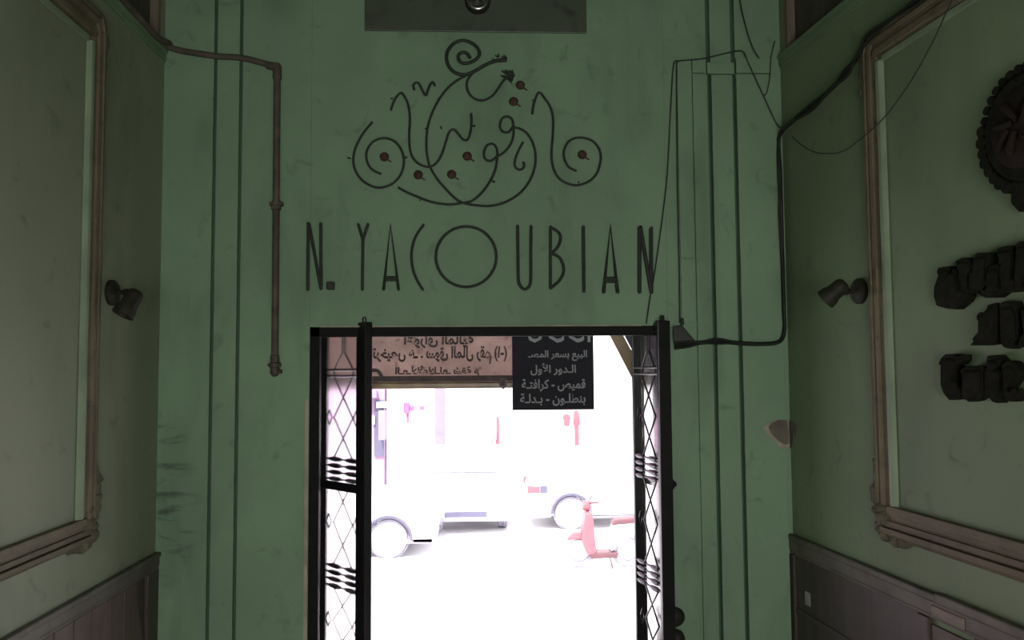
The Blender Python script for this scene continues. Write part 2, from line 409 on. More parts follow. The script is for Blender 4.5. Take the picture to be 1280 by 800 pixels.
# wainscots
def wz(fr, px, py): return fr.uz(px, py)[0]
m = MB(); m.wb(LF, 0, 6.9, .905, .93, 0, .034); m.wb(LF, 0, 6.9, .855, .905, 0, .026); m.wb(LF, 0, 6.9, .838, .855, 0, .022)
t = struct(m.build('trim_5', CAPW, bevel=.006), 'wooden wainscot with a moulded cap rail on the left wall', 'wainscot')
m = MB(); m.wb(LF, .0, .145, 0, .838, 0, .022); m.build('corner_stile', WAIND, t, bevel=.003)
m = MB(); m.wb(LF, .145, 6.9, 0, .838, 0, .004); m.build('backing', WAIND, t)
m = MB(); u = .27
m.prism([LF.p(.27,0,.004), LF.p(.43,0,.004), LF.p(.43,.838,.004), LF.p(.285,.838,.004), LF.p(.275,.72,.004), LF.p(.175,.50,.004), LF.p(.165,.0,.004)],
        [LF.p(.27,0,.02), LF.p(.43,0,.02), LF.p(.43,.838,.02), LF.p(.285,.838,.02), LF.p(.275,.72,.02), LF.p(.175,.50,.02), LF.p(.165,.0,.02)])
u = .44
while u < 6.8:
    m.wb(LF, u, u+.158, 0, .838, .004, .02); u += .168
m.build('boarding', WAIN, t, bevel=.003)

m = MB(); m.wb(RF, 0, 1.30, .945, .975, 0, .036); m.wb(RF, 0, 6.9, .885, .945, 0, .028); m.wb(RF, 0, 6.9, .868, .885, 0, .022); m.wb(RF, 1.30, 6.9, .945, .985, 0, .040)
t = struct(m.build('trim_6', CAPW, bevel=.006), 'dark wooden wainscot with a battered cap rail on the right wall', 'wainscot')
m = MB(); m.wb(RF, 1.16, 1.235, 0, .866, 0, .026); m.wb(RF, 0, .05, 0, .866, 0, .026); m.wb(RF, 0, 1.16, .55, .58, 0, .02); m.build('stile', WAIND, t, bevel=.003)
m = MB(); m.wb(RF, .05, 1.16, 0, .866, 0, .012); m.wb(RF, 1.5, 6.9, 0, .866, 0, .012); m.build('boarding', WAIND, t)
m = MB(); m.wb(RF, 1.235, 1.5, 0, .84, 0, .014); m.build('pale_panel', WAIN, t)
m = MB(); m.wb(RF, 1.27, 1.47, .885, .93, .026, .034); m.build('worn_patch', WORN, t, bevel=.004)

# doorway lining
m = MB(); 
m.box(DX0, DX0+.055, D+.0, D+.06, 0, DZ); m.box(DX0, DX1, D+.0, D+.06, DZ-.055, DZ); m.box(DX1-.04, DX1, D, D+.06, 0, DZ)
m.box(DX0, DX0+.02, D+.06, D+WT, 0, DZ); m.box(DX1-.02, DX1, D+.06, D+WT, 0, DZ); m.box(DX0, DX1, D+.06, D+WT, DZ-.03, DZ)
m.box(DX0+.02, DX0+.05, D+.26, D+.34, 0, DZ-.03)
door = struct(m.build('door_1', LINING, bevel=.003), 'black iron lining of the street doorway', 'doorway')
m = MB(); m.box(DX0+.06, DX1-.15, D-.012, D+.0, DZ-.002, DZ+.006); m.box(DX0-.022, DX0-.002, D-.006, D, .0, 1.75); m.build('plaster_edge', CREAM, door)

# ------------------------------------------------------------------ iron gate leaves
def gate(name, label, far, yfar, near, ynear, vis, sw_far, sw_near, zig, dep, grille_front, rows, bead_u):
    P0 = onplane(Vector((0, yfar, 0)), Vector((0,1,0)), far, 500); P1 = onplane(Vector((0, ynear, 0)), Vector((0,1,0)), near, 500)
    u = P1 - P0; u.z = 0; L = u.length; u.normalize()
    n = Vector((u.y, -u.x, 0)); 
    if n.dot(Vector((0,0,0)) - Vector((P0.x, P0.y, 0))) < 0: n = -n
    fr = Frame((P0.x, P0.y), u, n)
    t = thing(name, label, 'gate', (P0.x, P0.y, 0.02), 'iron gate leaves of the street doorway')
    ZT = EYE + .265
    def part(nm, boxes, mt=IRON, bev=.003, lab=None):
        m = MB()
        for bx in boxes: m.wb(fr, *bx)
        o = m.build(nm, mt, t, bevel=bev)
        if lab: o['label'] = lab
        return o
    part('hinge_stile', [(0, sw_far, .02, ZT, -dep, 0)])
    part('closing_stile', [(L-sw_near, L, .02, ZT+.01, -dep, 0)])
    part('top_rail', [(sw_far, L-sw_near, ZT-.055, ZT, -dep+.01, -.004)])
    part('bottom_rail', [(sw_far, L-sw_near, .02, .28, -dep+.01, -.004)])
    gz = -.008 if grille_front else -dep+.006
    pz = -dep*.75 if grille_front else -.016
    mid = -dep+.006 if grille_front else -.006
    part('lock_rail', [(sw_far, L-sw_near, EYE-.675, EYE-.625, mid-.004, mid+.004)])
    part('glass_pane', [(sw_far, L-sw_near, .28, ZT-.055, pz-.003, pz+.003)], DUSTYG if grille_front else FROST, 0)
    a, c = sw_far, L - sw_near
    A, C = zig[0]*L, zig[1]*L; M = (A+C)/2
    bars = []
    r = .0055
    def seg(*pts): bars.append([fr.p(x, EYE+z, gz) for x, z in pts])
    seg((M-.012,.21),(M-.012,.11),(A,.012),(A,-.03)); seg((M+.012,.21),(M+.012,.11),(C,.012),(C,-.03))
    for z0, z1 in ((-.03,-.50),(-.62,-1.11),(-1.23,-1.62)):
        h = (z0+z1)/2
        seg((A,z0),(C,h),(A,z1)); seg((C,z0),(A,h),(C,z1))
        for dx in (A-.045, C+.03):
            if a+.03 < dx < c-.02:
                q = .024
                seg((dx-q,h),(dx,h+.042),(dx+q,h),(dx,h-.042),(dx-q,h))
    m = MB()
    for p in bars: m.tube(p, r, 6)
    m.build('lattice', IRON, t)
    for z in (.012, -.024):
        m = MB(); m.tube([fr.p(a, EYE+z, gz), fr.p(c, EYE+z, gz)], .0075, 8); m.build('cross_bar', IRON, t, smooth=True)
    for zt in (-.505, -1.115):
        for k in range(4):
            m = MB(); z = EYE + zt - k*.038
            w = c - a
            prof = [(0,.006)]
            for bu in bead_u:
                ce = bu*w; hw = .15*w
                prof += [(ce-hw-.004,.006),(ce-hw,.011),(ce-hw*.4,.0155),(ce+hw*.4,.0155),(ce+hw,.011),(ce+hw+.004,.006)]
            prof += [(w,.006)]
            m.lathe(fr.p(a, z, gz), fr.u, prof, 12)
            m.build('turned_bar', IRON, t, smooth=True)
    m = MB(); m.lathe(fr.p(L-sw_near*.5 if not grille_front else L-.02, ZT, -dep*.5), (0,0,1), [(0,.012),(.035,.012),(.04,.009)], 10); m.build('pivot_pin', IRON, t)
    m = MB()
    if grille_front:
        m.lathe(fr.p(L-.03, EYE-.64, -dep), -fr.n, [(0,.03),(.012,.03),(.015,.014),(.03,.014)], 12)
        m.build('lock_boss', IRON, t)
    else:
        for hz in (-.95, .0):
            m = MB(); m.lathe(fr.p(.01, EYE+hz, 0), (0,0,1), [(0,.018),(.12,.018)], 10); m.build('hinge', IRON, t)
    return t
gate('gate_leaf', 'black iron gate leaf with frosted glass, left side of the doorway', 398, D+.29, 456, D-.05, 1, .018, .085, (.22,.63), .05, False, 4, (.28,.74))
gate('gate_leaf', 'black iron gate leaf folded against the right side of the doorway', 790, D+.30, 824, D-.07, -1, .022, .03, (.35,.82), .075, True, 4, (.22,.74))

# ------------------------------------------------------------------ wrought sign
def P1(zx, zy): return (420 + .3*zx, 30 + .3*zy)
def wallpath(pts, conv, d, per=6):
    return smooth_path([BK.px(*conv(*p), d) for p in pts], per)
STROKES = {
 'left_spiral': [(152,408),(110,460),(80,520),(72,570),(85,620),(120,660),(175,682),(230,668),(268,630),(283,580),(275,530),(245,490),(200,475),(155,490),(130,525),(127,560),(140,595),(165,615),(188,625)],
 'tall_stroke': [(228,360),(240,325),(255,300),(272,287),(290,310),(303,345),(308,400),(305,460),(308,520),(322,560),(350,585),(385,595),(415,582),(440,545),(458,490),(472,450),(490,440),(508,455),(528,480),(548,482),(560,450),(565,410),(563,372)],
 'small_wave': [(327,275),(322,258),(333,244),(347,250),(362,280),(375,297),(385,270),(395,248),(405,243),(412,258)],
 'crown_spiral': [(560,142),(545,122),(525,118),(510,132),(513,152),(532,164),(560,160),(585,146),(598,125),(588,98),(560,76),(525,68),(490,82),(465,115),(462,155),(480,190),(510,208),(545,210),(580,195),(620,172),(660,155),(695,150),(712,152)],
 'hook_stroke': [(575,198),(550,230),(545,260),(555,290),(580,312),(615,318),(650,300),(675,270),(695,240),(718,218)],
 'great_arc': [(540,215),(490,245),(450,285),(415,340),(390,400),(378,460),(378,530),(390,590),(418,640),(455,685),(495,725),(530,745),(580,755),(640,758),(700,745),(760,710),(800,665),(825,610),(832,550),(822,500),(800,460),(770,438),(740,430)],
 'double_loop': [(740,430),(735,400),(715,385),(692,395),(683,425),(695,448),(720,450),(738,430),(738,470),(725,505),(700,535),(672,552),(645,570),(622,562),(617,535),(630,505),(655,500),(670,520),(672,555),(664,605),(645,650),(610,700),(570,735),(530,745),(470,752),(400,742),(340,720),(290,698),(258,680)],
 'small_hook': [(780,492),(762,525),(748,560),(745,590),(758,605),(775,605),(785,590),(780,575)],
 'right_spiral': [(818,375),(825,330),(845,285),(870,310),(895,350),(905,400),(903,470),(898,540),(903,590),(920,630),(950,658),(1000,672),(1050,658),(1085,625),(1103,570),(1098,525),(1070,488),(1020,473),(975,485),(952,520),(950,555),(965,590),(985,605),(1003,612)],
}
cs = thing('calligraphy_sign', 'wrought iron Arabic calligraphy emblem with spirals on the green wall', 'sign', (0, D, 2.83))
for nm, pts in STROKES.items():
    m = MB(); rr = .0068 if nm not in ('crown_spiral',) else .010
    m.tube(wallpath(pts, P1, .014, 5), rr, 8)
    m.build(nm, RODS, cs, smooth=True)
for (x, y) in ((235,310),(820,318),(1010,660),(1100,520),(60,560),(640,758),(690,750),(380,436),(425,322),(350,735),(652,655),(572,425),(295,555),(440,436)):
    p = BK.px(*P1(x, y), 0); p2 = p + Vector((random.uniform(-.012,.012), -.02, random.uniform(-.01,.01)))
    m = MB(); m.tube([p, p2], .005, 6); m.build('fixing_peg', RODS, cs)
for (x, y) in ((202,555),(343,630),(482,628),(547,552),(768,257),(740,325),(1025,546)):
    m = MB(); p = BK.px(*P1(x, y), 0)
    m.lathe(p, (0,-1,0), [(0,.024),(.008,.027),(.02,.022),(.027,.010),(.028,0)], 14)
    m.tube([p + Vector((.015,-.012,-.015)), p + Vector((.04,-.012,-.03))], .004, 6)
    m.build('round_boss', DOTM, cs, smooth=True)
m = MB()
for i in range(26):
    x = 722 + random.gauss(0, 12); y = 218 + random.gauss(0, 12); p = BK.px(*P1(x, y), .012)
    m.tube([p, p + Vector((random.uniform(-.03,.03), random.uniform(-.012,.004), random.uniform(-.03,.03)))], [.008,.004], 5)
for i in range(16):
    x = 690 + random.gauss(0, 14); y = 148 + random.gauss(0, 5); p = BK.px(*P1(x, y), .012)
    m.tube([p, p + Vector((random.uniform(-.02,.02), random.uniform(-.01,.004), random.uniform(-.02,.02)))], [.006,.003], 5)
m.build('clinging_dirt', RODS, cs)['kind'] = 'stuff'

def P2(zx, zy): return (360 + .390625*zx, 260 + .390625*zy)
O_ = [(570 + 97*math.cos(a*math.pi/16), 156 + 97*math.sin(a*math.pi/16)) for a in range(33)]
LETTERS = [
 ('first letter N of the row, beside its square dot', [[(65,50),(64,155),(63,262)], [(67,50),(105,256)], [(105,50),(106,260)]], .009, 0),
 ('dot', None, 0, 0),
 ('letter Y with a tall thin stem', [[(225,52),(239,100)],[(256,52),(240,100)],[(240,98),(238,262)]], .0085, 0),
 ('letter A standing between the Y and the curved C', [[(306,262),(328,52),(354,262)],[(314,230),(347,230)],[(313,223),(348,223)]], .0085, 0),
 ('letter C, a narrow open curve', [[(434,54),(412,85),(399,120),(395,160),(401,200),(415,235),(432,262)]], .0075, 1),
 ('round letter O, by far the widest of the row', [O_], .008, 1),
 ('letter U with a rounded bottom', [[(735,58),(736,150),(737,225),(743,248),(757,260),(771,252),(777,228),(777,150),(778,58)]], .009, 1),
 ('letter B between the U and the I', [[(840,60),(840,258)],[(840,62),(864,76),(873,97),(863,125),(843,145)],[(843,145),(870,160),(883,195),(872,228),(841,257)]], .0085, 1),
 ('letter I, a single upright rod', [[(945,60),(946,165),(947,268)]], .010, 0),
 ('letter A with heavy crossbar standing next to last', [[(1010,270),(1032,58),(1055,270)],[(1015,234),(1050,234)],[(1016,226),(1049,226)]], .011, 0),
 ('last letter N of the row, beside the hanging wire', [[(1125,62),(1125,270)],[(1128,62),(1163,270)],[(1162,65),(1163,270)]], .0115, 0),
]
for lab, strokes, r, sm in LETTERS:
    m = MB()
    if strokes is None:
        u, z = BK.uz(*P2(138,250)); m.wb(BK, u-.022, u+.022, z-.022, z+.022, 0, .03)
        tag(m.build('letter_dot', RODS, bevel=.006), 'small square black iron dot after the first letter N', 'letter', 'iron letters over the doorway'); continue
    for s in strokes:
        if lab.startswith('round'):
            pts = [BK.px(*P2(*p), .014) for p in s[:-1]]; m.tube(pts, r, 8, closed=True)
        else:
            pts = wallpath(s, P2, .014, 5) if sm else [BK.px(*P2(*p), .014) for p in s]
            m.tube(pts, r, 8)
        for p in (s[0], s[-1]):
            q = BK.px(*P2(*p), 0); m.tube([q + Vector((0,.001,0)), q + Vector((0,-.016,0))], r*.8, 6)
    tag(m.build('iron_letter', RODS, smooth=True), 'black iron ' + lab, 'letter', 'iron letters over the doorway')

# stained sheet and lamp at the top
u0, z0 = BK.uz(456, 39); u1, _ = BK.uz(733, 42)
pl = MB()
pl.prism([BK.p(u0,z0,0.0), BK.p(u1,z0-.002,0.0), BK.p(u1,z0+.62,0.0), BK.p(u0,z0+.62,0.0)], [BK.p(u0,z0,.014), BK.p(u1,z0-.002,.014), BK.p(u1,z0+.62,.014), BK.p(u0,z0+.62,.014)])
tag(pl.build('metal_sheet', PLATE, bevel=.002), 'stained dark metal sheet fixed high above the calligraphy', 'panel')
c = BK.px(597, 3, .014)
t = thing('bulkhead_lamp', 'small round glass lamp mounted on the stained metal sheet', 'lamp', tuple(c))
m = MB(); m.lathe(c, (0,-1,0), [(0,.072),(.02,.074),(.035,.066),(.036,.05)], 24); m.build('lamp_housing', LAMPM, t, smooth=True)
m = MB(); m.lathe(c + Vector((0,-.033,0)), (0,-1,0), [(0,.060),(.006,.060),(.010,.054),(.010,.02),(.03,.014),(.034,0)], 24); m.build('reflector', CHROME, t, smooth=True)
m = MB(); m.lathe(c + Vector((0,-.034,0)), (0,-1,0), [(0,.052),(.02,.05),(.04,.035),(.05,.016),(.052,0)], 24); m.build('lens', LENS, t, smooth=True)

# ------------------------------------------------------------------ pipe on the left
r = .0195
pts = [LF.px(120,-40,.03), LF.px(158,4,.03), LF.px(185,34,.03), LF.px(197,47,.03)]
bp = [BK.px(212,59,.03), BK.px(230,64,.03), BK.px(270,70,.03), BK.px(300,72,.03), BK.px(322,77,.03), BK.px(346,84,.03)]
cor = LF.p(.035, bp[0].z + .02, .035)
path = smooth_path(pts + [cor] + bp, 5)
t = thing('water_pipe', 'rusty brown pipe bending from the corner and dropping down the left pilaster', 'pipe', tuple(BK.px(347,470,0)))
m = MB(); m.tube(path, r*.85, 12); m.build('horizontal_run', PIPEM, t, smooth=True)
pv0 = BK.px(346.5,84,.03); pv1 = BK.px(347,445,.03); pv1.x = pv0.x + .004
m = MB(); m.tube([pv0, (pv0+pv1)/2, pv1], r, 12); m.build('vertical_run', PIPEM, t, smooth=True)
m = MB(); m.lathe(pv0 + Vector((0,0,-.07)), (0,0,1), [(0,r+.002),(.005,r+.005),(.02,r+.005),(.05,r+.004),(.075,r+.004),(.092,r*.75),(.097,0)], 14)
m.tube([pv0 + Vector((-.055,0,.012)), pv0], r+.003, 12); m.build('elbow', PIPEM, t, smooth=True)
pc = BK.px(347,255,.03); pc.x = pv0.x + .002
m = MB(); m.lathe(pc + Vector((0,0,-.035)), (0,0,1), [(0,r+.002),(.004,r+.008),(.022,r+.008),(.026,r+.003),(.055,r+.003)], 14)
m.box(pc.x-.036, pc.x+.036, D-.04, D, pc.z-.008, pc.z+.012); m.tube([pc + Vector((-.03,-.01,0)), pc + Vector((.036,-.014,.004))], .007, 8); m.build('pipe_clamp', PIPEM, t, smooth=True)
m = MB(); e = pv1
m.lathe(e + Vector((0,0,-.115)), (0,0,1), [(0,.0),(.004,.014),(.02,.026),(.05,.024),(.055,.033),(.075,.033),(.08,.024),(.115,.024),(.12,r)], 14)
m.tube([e + Vector((-.035,-.008,-.05)), e + Vector((.035,-.008,-.055))], .008, 8); m.tube([e + Vector((.01,-.01,-.09)), e + Vector((.042,-.014,-.085))], .011, 8)
m.build('end_fitting', PIPEM, t, smooth=True)

# painted-over box on the left pilaster
u0, z0 = BK.uz(213,386); u1, z1 = BK.uz(236,365)
m = MB(); m.wb(BK, u0, u1, z0, z1, 0, .006)
m.wb(BK, u0+.01, u1-.01, z0+.01, z1-.01, .006, .008)
tag(m.build('switch_plate', GREEN, bevel=.0025), 'square cover plate painted over in green on the left pilaster', 'switch plate')

# ------------------------------------------------------------------ cables and wires
def cable(name, label, paths, r, mt, cat, group=None):
    m = MB()
    m.tube(smooth_path(paths, 6), r, 8)
    return tag(m.build(name, mt, smooth=True), label, cat, group)
for k, (lab, off, dd, r) in enumerate((('thickest black cable running from the moulding down the right corner', 0, .022, .0125),
                         ('black cable looping left of the thick cable in the right corner', -3, .04, .008),
                         ('slim black cable crossing over the others in the right corner', 3, .052, .006))):
    o = off
    A = [RF.px(x + (o if i % 2 else -o*.6), y + o*.7, dd+.01) for i, (x, y) in enumerate(((1210,-42),(1150,0),(1118,22),(1087,45),(1072,70),(1057,92),(1040,110),(1012,136),(990,152)))]
    C = [BK.px(x + w*o, y, dd) for x, y, w in ((979,172,.6),(977,215,1.2),(977,260,-.8),(979,300,-.9),(982,345,1.0),(984,385,1.1),(983,412,.2),(974,427,0),(950,430,.6))]
    E_ = [BK.px(x, y + o*w, dd) for x, y, w in ((925,429,-.3),(900,427,.9),(880,428,.2),(862,430,-1.0),(843,432,-1.2))]
    C = [Vector((min(p.x, XR - .02 - dd*.3), p.y, p.z)) for p in C]
    cable('black_cable', lab, A + C + E_, r, CABLE, 'cable', 'black cables in the right corner')
def bw(l, d=.012): return [BK.px(x, y, d) for x, y in l]
WR = .0035
cable('thin_wire', 'thin wire dropping from above onto the right pilaster cap', bw([(922,-20),(925,0),(930,24),(940,57),(949,73)], .026), WR, WIRE, 'wire')
cable('thin_wire', 'thin wire lying along the pilaster cap and falling to the right corner', bw([(846,78),(850,76),(880,73),(910,66),(928,64),(935,78),(949,108),(970,153),(976,159)], .03), WR*1.15, WIRE, 'wire')
cable('thin_wire', 'short hooked wire end hanging at the right end of the pilaster cap', bw([(969,51),(964,72),(962,99),(958,117),(954,118)], .027), WR*.8, WIRE, 'wire')
cable('thin_wire', 'long slack wire hanging past the last iron letter to the doorway', bw([(848,77),(842,82),(838,144),(833,230),(820,330),(813,370),(808,405)], .016), WR, WIRE, 'wire')
cable('thin_wire', 'dark wire running straight down the edge of the right pilaster', bw([(846,78),(846,140),(847,230),(849,330),(850,404)], .017), WR*1.1, WIRE, 'wire')
cable('thin_wire', 'thin wire sagging across the right wall panel moulding', [RF.px(x, y, .06) for x, y in ((990,171),(1003,182),(1015,189),(1029,192),(1051,190),(1072,177),(1105,147),(1138,102),(1165,54),(1183,15),(1200,-20))], WR*.8, WIRE, 'wire')

# iron bracket by the gate head
pl = [(842,408),(853,407),(869,426),(842,428)]
m = MB(); m.prism([BK.px(*p, 0) for p in pl], [BK.px(*p, .05) for p in pl]); m.wb(BK, BK.uz(852,407)[0]-.008, BK.uz(852,407)[0]+.008, 2.15, 2.19, 0, .03)
tag(m.build('iron_bracket', IRON, bevel=.003), 'dark wedge-shaped iron bracket beside the right gate head', 'bracket')

# bells low on the right of the doorway
for y, lab in ((770, 'upper of two dark round bells low beside the right gate'), (797, 'lower of two dark round bells low beside the right gate')):
    p = BK.px(843, y, 0)
    t = thing('wall_bell', lab, 'bell', tuple(p), 'round bells beside the gate')
    m = MB(); m.lathe(p, (0,-1,0), [(0,.034),(.012,.034),(.016,.02)], 18); m.build('base', IRON, t, smooth=True)
    m = MB(); m.lathe(p + Vector((0,-.014,0)), (0,-1,0), [(0,.052),(.008,.054),(.022,.046),(.034,.026),(.037,0)], 22); m.build('dome', LAMPM, t, smooth=True)

# torn card in the right corner
def torn(outline, d, mt, name, parent=None, seed=1, thick=.002):
    m = MB(); rnd = random.Random(seed)
    A = []; B = []
    for (x, y) in outline:
        e = d + rnd.uniform(0, .006)
        A.append(BK.px(x, y, e)); B.append(BK.px(x, y, e + thick))
    m.prism(A, B); return m.build(name, mt, parent)
base = torn([(954,534),(962,528),(972,524),(981,526),(985,526),(986.5,540),(987,558),(981,562),(973,558),(966,549),(959,543)], .019, PAPERE, 'torn_card', None, 3)
tag(base, 'torn brown card with pale edges stuck in the right corner', 'card')
torn([(961,534),(966,529),(973,525),(984,526),(986,540),(986,555),(981,556),(973,551),(966,544)], .0275, PAPER, 'brown_face', base, 5)
m = MB(); q = [(.01,526),(.05,527),(.085,531),(.10,541),(.085,543),(.06,536),(.055,549),(.03,558),(.01,560)]
zz = lambda y: BK.uz(985, y)[1]
m.prism([RF.p(u, zz(y), .003) for u, y in q], [RF.p(u, zz(y), .008) for u, y in q]); m.build('folded_flap', PAPER, base)
m = MB(); u0, z0 = RF.uz(1007,755,.012); m.wb(RF, u0, u0+.055, z0, z0+.07, .012, .0145)
q = m.build('paper_label', STICK); tag(q, 'small pale paper label stuck on the dark right wainscot', 'label')

# ------------------------------------------------------------------ spotlights
def spot(fr, base, j, rear, front, dr, df, lab, rad):
    p0 = fr.px(*base, 0); pj = fr.px(*j, .14)
    pr = fr.px(*rear, dr); pf = fr.px(*front, df)
    t = thing('wall_spotlight', lab, 'spotlight', tuple(p0), 'wall spotlights')
    m = MB(); m.lathe(p0, fr.n, [(0,.062),(.016,.062),(.028,.05),(.034,.03)], 24); m.build('base', LAMPM, t, smooth=True)
    ax = (pf - pr).normalized(); L = (pf - pr).length
    mid = pr + ax * L * .38
    m = MB(); m.tube(smooth_path([p0 + fr.n*.02, p0 + fr.n*.07, (p0 + fr.n*.07)*.35 + mid*.65, mid], 4), .011, 10); m.lathe(p0 + fr.n*.06, fr.n, [(0,.014),(.01,.02),(.03,.02),(.04,.012)], 12)
    m.build('arm', LAMPM, t, smooth=True)
    m = MB(); m.lathe(pr, ax, [(0,0),(.002,rad*.55),(.012,rad*.82),(.03,rad*.92),(L*.6,rad*.95),(L*.72,rad*1.12),(L*.97,rad*1.22),(L,rad*1.2),(L-.004,rad*1.08),(L*.75,rad*.95),(L*.75,0)], 24); m.build('lamp_head', LAMPM, t, smooth=True)
    m = MB(); m.lathe(pr + ax*L*.88, ax, [(0,rad*1.08),(.004,rad*1.08)], 24); m.build('lens', LENS, t)
spot(LF, (138,366), (152,368), (172,363), (153,394), .17, .12, 'dark spotlight on the left wall beside the pilaster, aimed down', .042)
spot(RF, (1076,364), (1062,366), (1057,353), (1031,375), .13, .20, 'dark spotlight on the right wall, tilted towards the doorway', .042)

# ------------------------------------------------------------------ gothic letters on the right wall
za = lambda p: (1150 + .15*p[0], 280 + .15*p[1])
zb = lambda p: (1150 + .1625*p[0], 390 + .1625*p[1])
GOTH = [
 ('first and largest letter of the top row', za, [(150,362),(240,350),(232,395),(252,405),(272,368),(302,380),(312,430),(330,520),(388,590),(368,640),(282,712),(215,705),(135,682),(110,600),(115,520),(147,430),(135,400)]),
 ('second letter of the top row, with a hooked head', za, [(290,310),(350,278),(412,300),(440,360),(424,395),(404,425),(402,560),(392,588),(335,535),(314,450),(325,390),(300,340)]),
 ('third letter of the top row, square-headed', za, [(438,320),(450,262),(470,240),(572,238),(562,300),(548,380),(560,500),(490,565),(430,582),(404,560),(404,424),(440,392)]),
 ('fourth letter of the top row, with a curled foot', za, [(562,352),(640,332),(668,352),(664,520),(692,560),(622,612),(540,616),(486,592),(502,560),(535,575),(560,545)]),
 ('fifth letter of the top row, with a flag at its top', za, [(682,298),(700,255),(650,250),(630,215),(652,195),(722,180),(762,180),(768,240),(770,520),(820,518),(790,562),(682,572),(668,500),(670,352)]),
 ('tall letter of the top row at the photo edge', za, [(795,165),(820,145),(900,140),(935,170),(930,520),(885,530),(850,480),(810,540),(775,515),(788,300)]),
 ('first letter of the middle row, with a pointed foot', za, [(468,765),(492,735),(545,735),(560,675),(628,655),(638,700),(638,960),(600,1000),(530,1012),(412,1012),(470,945),(485,935),(486,790),(468,785)]),
 ('second letter of the middle row, narrow and upright', zb, [(606,-70),(640,-80),(705,-85),(715,-50),(742,25),(745,150),(755,205),(705,235),(692,285),(640,272),(614,235)]),
 ('last visible letter of the middle row', zb, [(770,-15),(850,-40),(960,-20),(960,262),(900,275),(745,270),(765,200),(795,175)]),
 ('letter shaped like a C, first of the bottom row', zb, [(138,405),(155,360),(190,325),(255,322),(285,345),(322,325),(322,370),(290,402),(265,402),(265,560),(300,572),(316,640),(290,670),(222,678),(178,625),(155,560),(155,405)]),
 ('second letter of the bottom row, low and broad', zb, [(303,452),(340,418),(480,415),(488,440),(486,640),(420,682),(370,692),(322,660),(316,620),(322,500)]),
 ('third letter of the bottom row, with a bar through its stem', zb, [(505,372),(516,335),(582,330),(612,370),(602,415),(562,440),(610,450),(626,470),(628,640),(590,702),(552,692),(532,662),(492,662),(492,440),(522,420)]),
 ('last letter of the bottom row, with a curled tail', zb, [(620,412),(660,375),(702,380),(756,470),(692,560),(664,600),(700,650),(728,600),(766,594),(762,650),(702,692),(660,682),(632,640),(632,460)]),
]
for lab, cv, pts in GOTH:
    m = MB(); fd = .045
    fp = [RF.px(*cv(p), fd) for p in pts]
    bpz = [q - RF.n*fd for q in fp]
    m.prism(fp, bpz)
    # carved inner ridge
    c = sum(fp, Vector()) / len(fp)
    m.prism([c + (q-c)*.80 + RF.n*.0005 for q in fp], [c + (q-c)*.66 + RF.n*.009 for q in fp])
    tag(m.build('gothic_letter', SIGNB, bevel=.004), 'thick black gothic ' + lab, 'letter', 'gothic letters on the right wall')

# wreath emblem above them
uL, zc = RF.uz(1230, 180, .03); RR = .225
uc = uL + RR; cen = RF.p(uc, zc - .0, 0)
t = thing('wreath_emblem', 'dark round emblem with a scalloped leaf rim above the gothic letters', 'emblem', tuple(cen))
def rim(th, rr_, d): return RF.p(uc + rr_*math.cos(th), zc + rr_*math.sin(th), d)
m = MB(); n = 34; rnd = random.Random(4)
for k in range(n):
    th = 2*math.pi*k/n
    big = 1.0 if math.sin(th) < .35 else .72
    ru, rz_ = .024*big*rnd.uniform(.9,1.15), .024*big
    cc = rim(th, RR*(.955 if big == 1.0 else .93), 0) - RF.o
    cu_, cz_ = cc.dot(RF.u), cc.z
    lobe = [(cu_ + ru*math.cos(a), cz_ + rz_*math.sin(a)) for a in [math.pi*j/6 for j in range(12)]]
    m.prism([RF.p(u, z, .0) for u, z in lobe], [RF.p(u, z, .05 + .006*rnd.random()) for u, z in lobe])
m.prism([rim(2*math.pi*k/48, RR*.955, 0) for k in range(48)], [rim(2*math.pi*k/48, RR*.80, .062) for k in range(48)])
m.build('leaf_rim', SIGNB, t, bevel=.003)
m = MB(); m.prism([rim(2*math.pi*k/48, RR*.66, .06) for k in range(48)], [rim(2*math.pi*k/48, RR*.58, .072) for k in range(48)])
for (a0, a1, ra, rb) in ((2.6,2.9,.15,.5),(3.2,3.7,.2,.5),(3.9,4.3,.1,.45),(1.6,2.2,.1,.5),(.3,.9,.1,.5),(5.2,5.6,.2,.5)):
    m.tube(smooth_path([rim(a0, RR*ra, .074), rim((a0+a1)/2+.15, RR*(ra+rb)/2, .082), rim(a1, RR*rb, .074)], 5), .012, 8)
m.build('relief_disc', GEARR, t, smooth=True)
m = MB(); a = [RF.px(*q, .045) for q in ((1264,214),(1292,216),(1292,252),(1281,263),(1273,265),(1263,254))]
m.prism(a, [q - RF.n*.045 for q in a]); m.build('ribbon_tail', SIGNB, t, bevel=.004)

